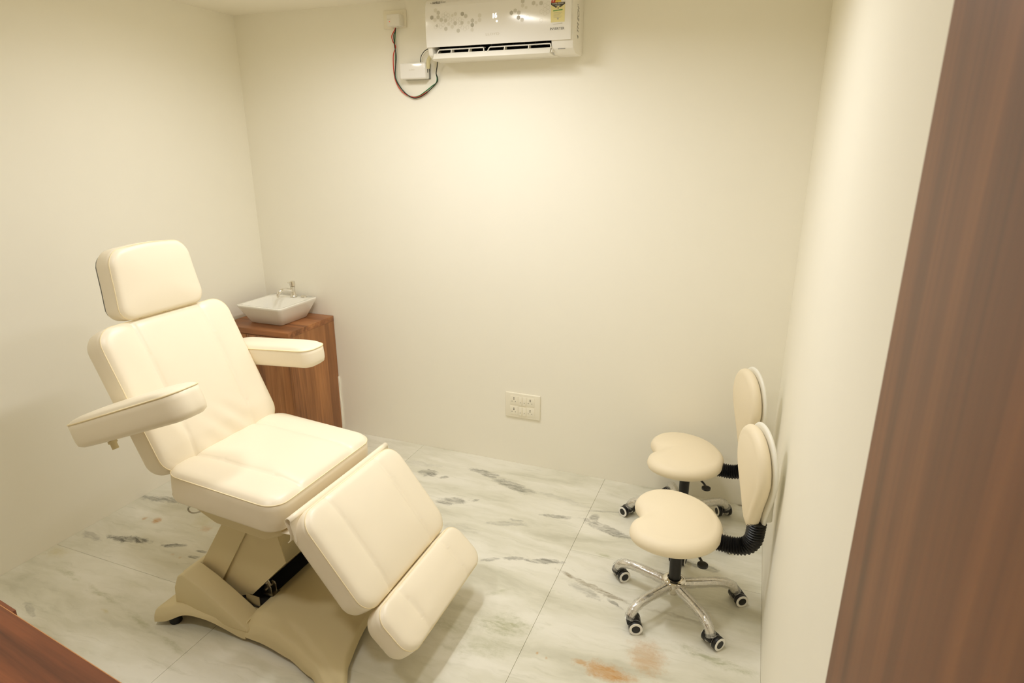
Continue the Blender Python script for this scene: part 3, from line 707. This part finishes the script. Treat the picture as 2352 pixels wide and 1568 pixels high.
s1 = stool('nearer cream saddle stool, in front, its whole chrome star base in view', (3.055, -.972, 0), 21.5, (-.015, .007), 0, (.138, -.032, .386), -4, (.292, -.02, .763), (200, -4), (-150, -100, -140, -160, -130))
s2 = stool('farther cream saddle stool, partly hidden behind the nearer one in the corner', (3.015, -.335, 0), 38, (-.010, .020), 0, (.136, -.022, .388), -2, (.286, -.005, .775), (202, -4), (-60, -30, -30, -150, -130))
# ------------------------------------------------------------------ air conditioner
AX0, AX1, AZ0 = 1.477, 2.285, 2.428
ac = thing('air_conditioner', 'white split air conditioner with grey hexagon print high on the back wall', 'air conditioner', ((AX0+AX1)/2, 0, AZ0))
acx = (AX0+AX1)/2
OX = Matrix.Translation((-acx, 0, -AZ0))
def aobj(name, b, mat, smooth=40, parent=ac):
    o = mesh_obj(name, b, mat, parent, smooth); o.matrix_local = OX if parent is ac else Matrix(); return o
def py_(z): return -.198-.006*(1-((z-2.60)/.115)**2)
body = [(-.001, AZ0+.012), (-.03, AZ0), (-.135, AZ0+.002), (-.178, AZ0+.022), (-.188, AZ0+.062), (-.188, AZ0+.262), (-.165, AZ0+.288), (-.12, AZ0+.297), (-.001, AZ0+.297)]
b = BM()
SX0, SX1 = 1.505, 2.172               # outlet slot
prism(b, body, AX0, SX0, 'x', bev=.005); prism(b, body, SX1, AX1, 'x', bev=.005)
slot = [(-.001, AZ0+.012), (-.03, AZ0), (-.108, AZ0+.001), (-.112, AZ0+.012), (-.07, AZ0+.06), (-.12, AZ0+.075), (-.188, AZ0+.066), (-.188, AZ0+.262), (-.165, AZ0+.288), (-.12, AZ0+.297), (-.001, AZ0+.297)]
prism(b, slot, SX0-.001, SX1+.001, 'x'); aobj('housing', b, M_offw)
b = BM(); prism(b, [(-.1125, AZ0+.013), (-.071, AZ0+.0605), (-.121, AZ0+.0745), (-.1245, AZ0+.0715), (-.078, AZ0+.058), (-.115, AZ0+.0145)], SX0, SX1, 'x'); aobj('outlet_duct', b, M_dark, 0)
b = BM()
for i in range(11): x = SX0+.03+i*(SX1-SX0-.06)/10; box(b, x-.0015, x+.0015, -.165, -.085, AZ0+.045, AZ0+.068)
o = aobj('guide_vane', b, M_black, 0); o['kind'] = 'stuff'
# glossy front panel
b = BM(); NZ = 14
zs = [2.487+(2.712-2.487)*i/NZ for i in range(NZ+1)]
prof = [(py_(z)+(.0 if z < 2.69 else (z-2.69)*.6), z) for z in zs]
poly = [(-.186, zs[0]+.001)]+prof+[(-.172, zs[-1]+.001)]+[(-.186, 2.68)]
prism(b, poly, AX0-.0005, 2.276, 'x', bev=.0018); panel = aobj('front_panel', b, M_white, 12)
# louvre: lower plate and two framed flaps
def yz(o, z): return (o, z)
b = BM(); prism(b, [(-.118, AZ0-.004), (-.196, AZ0+.0015), (-.1985, AZ0+.004), (-.184, AZ0+.030), (-.178, AZ0+.031), (-.150, AZ0+.012)], 1.512, 2.168, 'x', bev=.001); aobj('louvre', b, M_offw)
for x0, x1, posts in ((1.537, 1.80, (1.614, 1.718)), (1.832, 2.166, (1.918, 2.05))):
    b = BM(); tube(b, [(x0-.006, -.188, AZ0+.026), (x0-.001, -.179, AZ0+.043), (x0+.005, -.177, AZ0+.048), (x1-.005, -.177, AZ0+.048), (x1+.001, -.179, AZ0+.043), (x1+.006, -.188, AZ0+.026)], .0032, 8)
    prism(b, [(-.176, AZ0+.047), (-.176, AZ0+.051), (-.140, AZ0+.055), (-.140, AZ0+.050)], x0+.004, x1-.004, 'x')
    for x in posts: prism(b, [(-.179, AZ0+.048), (-.188, AZ0+.026), (-.150, AZ0+.026), (-.150, AZ0+.052)], x-.0022, x+.0022, 'x')
    aobj('flap', b, M_offw)
b = BM(); prism(b, [(-.150, AZ0+.008), (-.192, AZ0+.006), (-.180, AZ0+.034)], 2.174, 2.1775, 'x'); aobj('louvre_pivot', b, M_offw, 0)
b = BM(); box(b, 2.205, 2.243, -.1795, -.1755, AZ0+.0200, AZ0+.0222); aobj('latch', b, M_ink, 0)
# print: all sits .4 mm proud of the curved panel
def onp(v): return Vector((v.x, py_(v.z)+(v.y), v.z))
def hexes(name, items, mat, r=.0108, ring=False):
    b = BM()
    for x, z, k_ in items:
        def P_(rr, i, y): a = math.radians(30+60*i); return onp(Vector((x+rr*k_*math.cos(a)*1.0, y, z+rr*k_*math.sin(a))))
        if ring:
            A = [b.verts.new(P_(r, i, -.0004)) for i in range(6)]; B_ = [b.verts.new(P_(r*.9, i, -.0004)) for i in range(6)]
            for i in range(6): b.faces.new((A[i], A[(i+1) % 6], B_[(i+1) % 6], B_[i]))
        else: b.faces.new([b.verts.new(P_(r, i, -.0005)) for i in range(6)])
    o = mesh_obj(name, b, mat, ac, 0); o.matrix_local = OX; o['kind'] = 'stuff'; return o
def hp(u, v):   # panel coordinates read off the picture of the panel: u along from left edge, v down from z=2.70 (both in metres)
    return (AX0+u, 2.70-v)
HX = 1/440.0
H_DARK = [(1.5163, 2.6293, 1), (1.6936, 2.6357, 1), (1.7493, 2.5803, 1), (1.9656, 2.6222, 1), (2.0036, 2.5987, 1)]
H_MID = [(1.5547, 2.6498, 1), (1.5539, 2.6288, 1), (1.5711, 2.6149, 1), (1.5969, 2.571, 1), (1.6519, 2.5944, 1), (1.6683, 2.5586, 1), (1.7128, 2.6242, 1), (1.7502, 2.6007, 1), (1.5971, 2.6096, 0.9), (1.691, 2.5938, 0.9), (1.545, 2.5888, 0.7), (2.025, 2.6712, 1), (2.0823, 2.6586, 1), (2.0052, 2.6204, 1), (1.9859, 2.6313, 0.95), (2.1218, 2.6558, 1)]
H_LIGHT = [(1.5387, 2.6618, 1), (1.5346, 2.6162, 1), (1.6543, 2.6379, 0.9), (1.6345, 2.5789, 1), (1.6146, 2.5929, 0.9), (1.7912, 2.6219, 1), (1.7909, 2.6004, 1), (1.7704, 2.5908, 0.8), (1.7286, 2.5925, 0.8), (1.7478, 2.5577, 0.9), (1.6362, 2.6318, 0.7), (2.0251, 2.6513, 0.9), (2.0224, 2.5878, 1), (2.0437, 2.6414, 0.7), (2.0997, 2.6488, 0.6)]
H_RING = [(1.5983, 2.6433, 0.85), (1.5832, 2.6352, 0.85), (1.6122, 2.6351, 0.85), (1.5977, 2.6279, 0.85), (1.6117, 2.6188, 0.85), (1.5827, 2.6206, 0.85), (1.625, 2.6124, 0.85), (1.6387, 2.6034, 0.85), (1.6528, 2.6116, 0.85), (1.666, 2.6026, 0.85), (1.6803, 2.6108, 0.85), (1.6941, 2.6027, 0.85), (1.6799, 2.5945, 0.85), (1.6788, 2.58, 0.85), (1.6926, 2.5718, 0.85), (1.7069, 2.5637, 0.85), (1.7211, 2.5711, 0.85), (1.5817, 2.5912, 0.85), (1.5672, 2.5828, 0.85), (1.5531, 2.5911, 0.85), (1.5378, 2.5827, 0.85), (1.5822, 2.6059, 0.85), (2.1421, 2.6441, 0.85), (2.1424, 2.627, 0.85), (2.1599, 2.6523, 0.85), (2.1593, 2.6344, 0.85), (2.1586, 2.6165, 0.85), (2.1244, 2.6179, 0.85), (2.124, 2.579, 0.85), (2.1427, 2.608, 0.85), (2.0532, 2.6008, 0.85)]
hexes('hexagon_print', H_DARK, M_print1); hexes('hexagon_print', H_MID, M_print2); hexes('hexagon_print', H_LIGHT, M_print3); hexes('hexagon_outline', H_RING, M_print2, .0115, True)

def flat(name, polys, mat, lift):
    b = BM()
    for pl in polys: b.faces.new([b.verts.new((x, 0, z)) for x, z in pl])
    zz = [v.co.z for v in b.verts]; z = min(zz)+.006
    while z < max(zz)-.001:
        bmesh.ops.bisect_plane(b, geom=list(b.verts)+list(b.edges)+list(b.faces), plane_co=(0, 0, z), plane_no=(0, 0, 1)); z += .006
    for v in b.verts: v.co = onp(Vector((v.co.x, -lift, v.co.z)))
    o = mesh_obj(name, b, mat, ac, 0); o.matrix_local = OX; return o
def pt(name, s, x, z, size, mat, fit=None, lift=.0006, rot=0, **kw):
    m = Matrix.Translation((x, 0, z)) @ Matrix.Rotation(math.pi/2, 4, 'X') @ Matrix.Rotation(rot, 4, 'Z')
    o = text(name, s, size, mat, ac, m, fit, deform=lambda v: Vector((v.x, py_(v.z)-lift+v.y*.3, v.z)), **kw); o.matrix_local = OX; return o
pt('lettering', 'A', 1.512, 2.697, .011, M_ink, lift=.0006)
pt('lettering', 'HAVELLS', 1.543, 2.698, .0135, M_ink2, .046, bold=.0004); pt('lettering', 'Brand', 1.583, 2.699, .0125, M_ink, .027)
pt('lettering', 'INVERTER', 2.207, 2.537, .0165, M_ink2, .074)
pt('lettering', 'LLOYD', 1.861, 2.532, .016, M_ink3, .075)
pt('digits', '1', 1.866, 2.614, .032, M_led, bold=.0006); pt('digits', '6', 1.880, 2.616, .032, M_led, bold=.0008)
b = BM(); lathe(b, [(.0052, 0), (.0046, .0008)], 14, mat=Matrix.Translation((1.886, py_(2.590)-.0001, 2.590)) @ Matrix.Rotation(math.pi/2, 4, 'X')); o = mesh_obj('indicator', b, M_led, ac, 0); o.matrix_local = OX
# energy label
ex, ez0 = 2.209, 2.566; ew_ = .0355
def arc(r, a0, a1, cx_, cz_, n=14): return [(cx_+r*math.cos(math.radians(a0+(a1-a0)*i/n)), cz_+r*math.sin(math.radians(a0+(a1-a0)*i/n))) for i in range(n+1)]
flat('sticker', [[(ex-ew_, ez0), (ex+ew_, ez0), (ex+ew_, 2.6520), (ex-ew_, 2.6520)]], M_yel, .0006)
flat('sticker_dial', [arc(ew_, 0, 180, ex, 2.6520)], M_offw, .0007)
flat('sticker_dial_red', [[(ex, 2.6520)]+arc(ew_, 95, 180, ex, 2.6520)], M_sred, .0009)
flat('sticker_sun', [arc(.0155, 0, 180, ex+.001, 2.6540)], M_gold, .0011)
for a in (160, 128, 102):
    sx_, sz_ = ex+.026*math.cos(math.radians(a)), 2.6520+.026*math.sin(math.radians(a))
    flat('sticker_star', [[(sx_+(.004 if i % 2 == 0 else .0017)*math.sin(i*math.pi/5), sz_+(.004 if i % 2 == 0 else .0017)*math.cos(i*math.pi/5)) for i in range(10)]], M_offw, .0012)
flat('sticker_banner', [[(ex-ew_, 2.6530), (ex-ew_, 2.6440), (ex-.008, 2.6280), (ex+.008, 2.6280), (ex+ew_, 2.6440), (ex+ew_, 2.6530)]], M_ink2, .0010)
pt('lettering', 'POWER SAVINGS', ex, 2.6475, .008, M_offw, .056, lift=.0013); pt('lettering', '• GUIDE', ex-.001, 2.6390, .0075, M_offw, .026, lift=.0013)
flat('sticker_seal', [arc(.0085, 0, 350, ex+.001, 2.6280)], M_yel, .0012); flat('sticker_mark', [arc(.003, 0, 350, ex+.001, 2.6285), [(ex, 2.6210), (ex+.002, 2.6210), (ex+.002, 2.6280), (ex, 2.6280)]], M_ink2, .0014)
flat('sticker_line', [[(ex-.024, 2.6145), (ex+.024, 2.6175), (ex+.024, 2.6225), (ex-.024, 2.6195)]], M_sgrn, .0009)
flat('sticker_rule', [[(ex-.022, z), (ex+.022-.006*(i % 3), z), (ex+.022-.006*(i % 3), z+.0012), (ex-.022, z+.0012)] for i, z in enumerate((2.6065, 2.6015, 2.5965, 2.5915, 2.5865))], M_print1, .0009)['kind'] = 'stuff'
flat('sticker_badge', [arc(.0042, 0, 350, ex+.001, 2.5810)], M_print1, .0010); flat('sticker_note', [[(ex-.024, 2.5565), (ex+.024, 2.5575), (ex+.024, 2.5625), (ex-.024, 2.5575)]], M_print2, .0006)
# vertical side lettering on the end cap
m = Matrix.Translation((AX1+.0006, -.10, AZ0+.155)) @ Matrix(((0, 0, 1), (0, 1, 0), (-1, 0, 0))).to_4x4()
m = Matrix.Translation((AX1+.0006, -.105, AZ0+.150)) @ Matrix((Vector((0, 0, 1)), Vector((0, -1, 0)), Vector((1, 0, 0)))).transposed().to_4x4()
o = text('lettering', '4 TM ECH\'', .042, M_ink, ac, OX @ m, .155, shear=.3)
# grey flexible duct end and tape left of the unit
pipe = BM(); tube(pipe, spline([(1.392, -.035, 2.405), (1.402, -.045, 2.445), (1.432, -.05, 2.472), (1.484, -.05, 2.482)]), .011, 12)
tag(mesh_obj('taped_pipe', pipe, M_pale), 'short cream taped pipe bending from the left end of the air conditioner', 'pipe')
# ------------------------------------------------------------------ wall socket with plug adaptor, control box, wires
def plate_obj(name, x0, x1, z0, z1, d, mat, parent, bev=.003):
    b = BM(); box(b, x0, x1, -d, -.0003, z0, z1, bev=bev); return mesh_obj(name, b, mat, parent)
ws = thing('wall_socket', 'ivory wall socket plate near the ceiling left of the air conditioner', 'socket', (1.175, 0, 2.674))
b = BM(); box(b, -.074, .074, -.009, -.0003, -.047, .047, bev=.003); mesh_obj('plate', b, M_plate, ws)
b = BM(); box(b, -.058, .062, -.011, -.008, -.034, .034, bev=.001); mesh_obj('insert', b, M_plate, ws)
b = BM(); box(b, .045, .061, -.014, -.010, -.03, .03, bev=.0015); mesh_obj('switch', b, M_plate, ws)
pl = thing('plug_adaptor', 'white plug adaptor with a small red light pushed into the upper wall socket', 'plug', (1.195, -.011, 2.661))
b = BM(); box(b, -.041, .041, -.052, -.0, -.030, .030, bev=.004); mesh_obj('body', b, M_offw, pl)
b = BM(); lathe(b, [(.0028, 0), (.0022, .0012)], 10, mat=Matrix.Translation((-.022, -.052, -.008)) @ Matrix.Rotation(math.pi/2, 4, 'X')); mesh_obj('indicator', b, M_rled, pl)
b = BM(); box(b, -.008, .016, -.034, -.012, -.034, -.029, bev=.002); mesh_obj('cable_gland', b, M_offw, pl)
b = BM(); box(b, -.036, -.014, -.0526, -.0521, .004, .0062); mesh_obj('printed_mark', b, M_ink3, pl, 0)
bx = thing('control_box', 'white rounded control box on the wall below the left end of the air conditioner', 'box', (1.306, 0, 2.393))
b = BM(); box(b, -.083, .083, -.066, -.012, -.043, .043, bev=.009, seg=3); mesh_obj('cover', b, M_white, bx)
b = BM(); box(b, -.082, .084, -.012, -.0003, -.042, .042, bev=.003); mesh_obj('back_plate', b, M_grey, bx)
b = BM(); box(b, .0826, .0834, -.040, -.034, -.010, .008); mesh_obj('slot', b, M_dark, bx, 0)
b = BM(); box(b, -.03, -.004, -.040, -.020, .042, .0455, bev=.001); mesh_obj('connector', b, M_black, bx)
text('lettering', 'LLOYD', .011, M_ink3, bx, Matrix.Translation((-.002, -.0662, .004)) @ Matrix.Rotation(math.pi/2, 4, 'X'), .034)
cable = thing('wiring_cable', 'twisted red, green and black wires hanging from the plug to the air conditioner', 'cable', (1.2, 0, 2.3))
cab_m = Matrix.Translation((-1.2, 0, -2.3))
def wire(name, pts, mat, r=.0028, parent=cable, off_=None):
    b = BM(); tube(b, spline(pts, 6), r, 8); o = mesh_obj(name, b, mat, parent); o.matrix_local = off_ or cab_m; return o
RED = [(1.190, -.034, 2.636), (1.183, -.022, 2.622), (1.155, -.016, 2.588), (1.159, -.014, 2.559), (1.174, -.012, 2.53), (1.157, -.012, 2.49), (1.153, -.012, 2.432), (1.156, -.012, 2.381), (1.165, -.012, 2.343), (1.192, -.012, 2.299), (1.231, -.012, 2.27), (1.282, -.010, 2.257), (1.317, -.010, 2.26), (1.37, -.010, 2.285)]
GRN = [(1.192, -.030, 2.636), (1.183, -.018, 2.62), (1.172, -.010, 2.581), (1.166, -.008, 2.536), (1.169, -.007, 2.501), (1.164, -.007, 2.432), (1.160, -.007, 2.374), (1.181, -.007, 2.326), (1.224, -.007, 2.277), (1.265, -.006, 2.26), (1.309, -.006, 2.263), (1.361, -.008, 2.29), (1.402, -.009, 2.315), (1.428, -.010, 2.33), (1.434, -.010, 2.353), (1.430, -.010, 2.374)]
BLK = [(1.189, -.026, 2.636), (1.182, -.02, 2.61), (1.170, -.019, 2.591), (1.170, -.018, 2.546), (1.174, -.018, 2.512), (1.177, -.017, 2.477), (1.168, -.016, 2.42), (1.163, -.016, 2.373), (1.181, -.016, 2.33), (1.225, -.015, 2.281), (1.271, -.015, 2.254), (1.314, -.014, 2.255), (1.372, -.014, 2.282), (1.433, -.014, 2.331), (1.440, -.016, 2.356), (1.435, -.02, 2.379), (1.448, -.03, 2.415), (1.463, -.05, 2.442), (1.478, -.06, 2.449)]
wire('red_wire', RED, M_red)['label'] = 'red wire'; wire('green_wire', GRN, M_green)['label'] = 'green wire'; wire('black_wire', BLK, M_bwire)['label'] = 'black wire'
lead = thing('signal_lead', 'pair of short thin leads arching from the control box top into the air conditioner', 'cable', (1.36, 0, 2.44))
lm_ = Matrix.Translation((-1.36, 0, -2.44))
wire('dark_lead', [(1.352, -.045, 2.432), (1.353, -.048, 2.452), (1.366, -.05, 2.478), (1.40, -.05, 2.502), (1.482, -.05, 2.512)], M_bwire, .0022, lead, lm_)
wire('grey_lead', [(1.357, -.038, 2.432), (1.358, -.042, 2.450), (1.371, -.045, 2.473), (1.405, -.045, 2.495), (1.482, -.045, 2.504)], M_ink3, .0022, lead, lm_)
# ------------------------------------------------------------------ lower socket plate
sp_ = thing('socket_panel', 'wide ivory panel of four sockets and four switches low on the back wall', 'socket', (1.966, 0, .411))
b = BM(); box(b, -.117, .117, -.011, -.0003, -.084, .084, bev=.005, seg=3); mesh_obj('plate', b, M_plate, sp_)
for z in (.034, -.036):
    for x in (-.055, .055):
        b = BM(); box(b, x-.029, x+.025, -.0128, -.0105, z-.030, z+.030, bev=.0012); s_ = mesh_obj('socket', b, M_plate, sp_)
        b = BM()
        for dx, dz, r in ((0, .016, .0034), (0, .007, .0034), (-.0125, -.008, .0022), (.0105, -.008, .0022)):
            lathe(b, [(r, 0), (r, .0006)], 10, mat=Matrix.Translation((x-.003+dx, -.0127, z+dz)) @ Matrix.Rotation(math.pi/2, 4, 'X'))
        mesh_obj('pin_hole', b, M_hole, s_, 0)
    for x in (-.0145, .0125):
        b = BM(); prism(b, [(-.0105, z+.029), (-.0135, z+.029), (-.0165, z-.029), (-.0105, z-.029)], x-.0115, x+.0115, 'x', bev=.001); s_ = mesh_obj('switch', b, M_plate, sp_)
        b = BM(); lathe(b, [(.0022, 0), (.0022, .0006)], 10, mat=Matrix.Translation((x, -.0154, z-.010)) @ Matrix.Rotation(math.pi/2, 4, 'X')); mesh_obj('switch_dot', b, M_hole, s_, 0)
# ------------------------------------------------------------------ desk at the lower left
dk = thing('desk', 'red-brown walnut desk top with pale edge band at the near left', 'desk', (1.75, -3.02, 0), math.radians(-6.9))
# far edge of the top passes (1.351,-2.61) and (1.921,-2.679)
c_, s_ = math.cos(math.radians(-6.9)), math.sin(math.radians(-6.9))
e0 = Vector((1.351-1.75, -2.61+3.02)); ye = -s_*e0.x+c_*e0.y
b = BM(); box(b, -.78, .62, ye-.62, ye-.0022, .722, .75); mesh_obj('top', b, M_wdesk, dk, 0)
b = BM(); box(b, -.782, .622, ye-.0022, ye, .722, .7505, bev=.0004, seg=1); mesh_obj('edge_band', b, M_edge, dk, 0)
for x in (-.74, .58):
    b = BM(); box(b, x-.018, x+.018, ye-.60, ye-.03, .001, .722, bev=.001); mesh_obj('side_panel', b, M_wdesk, dk, 0)
b = BM(); box(b, -.722, .562, ye-.06, ye-.042, .30, .722); mesh_obj('modesty_panel', b, M_wdesk, dk, 0)
b = BM(); box(b, -.62, -.385, ye+.001, ye+.011, .70, .748, bev=.001); mesh_obj('cable_box', b, M_wdesk, dk, 0)
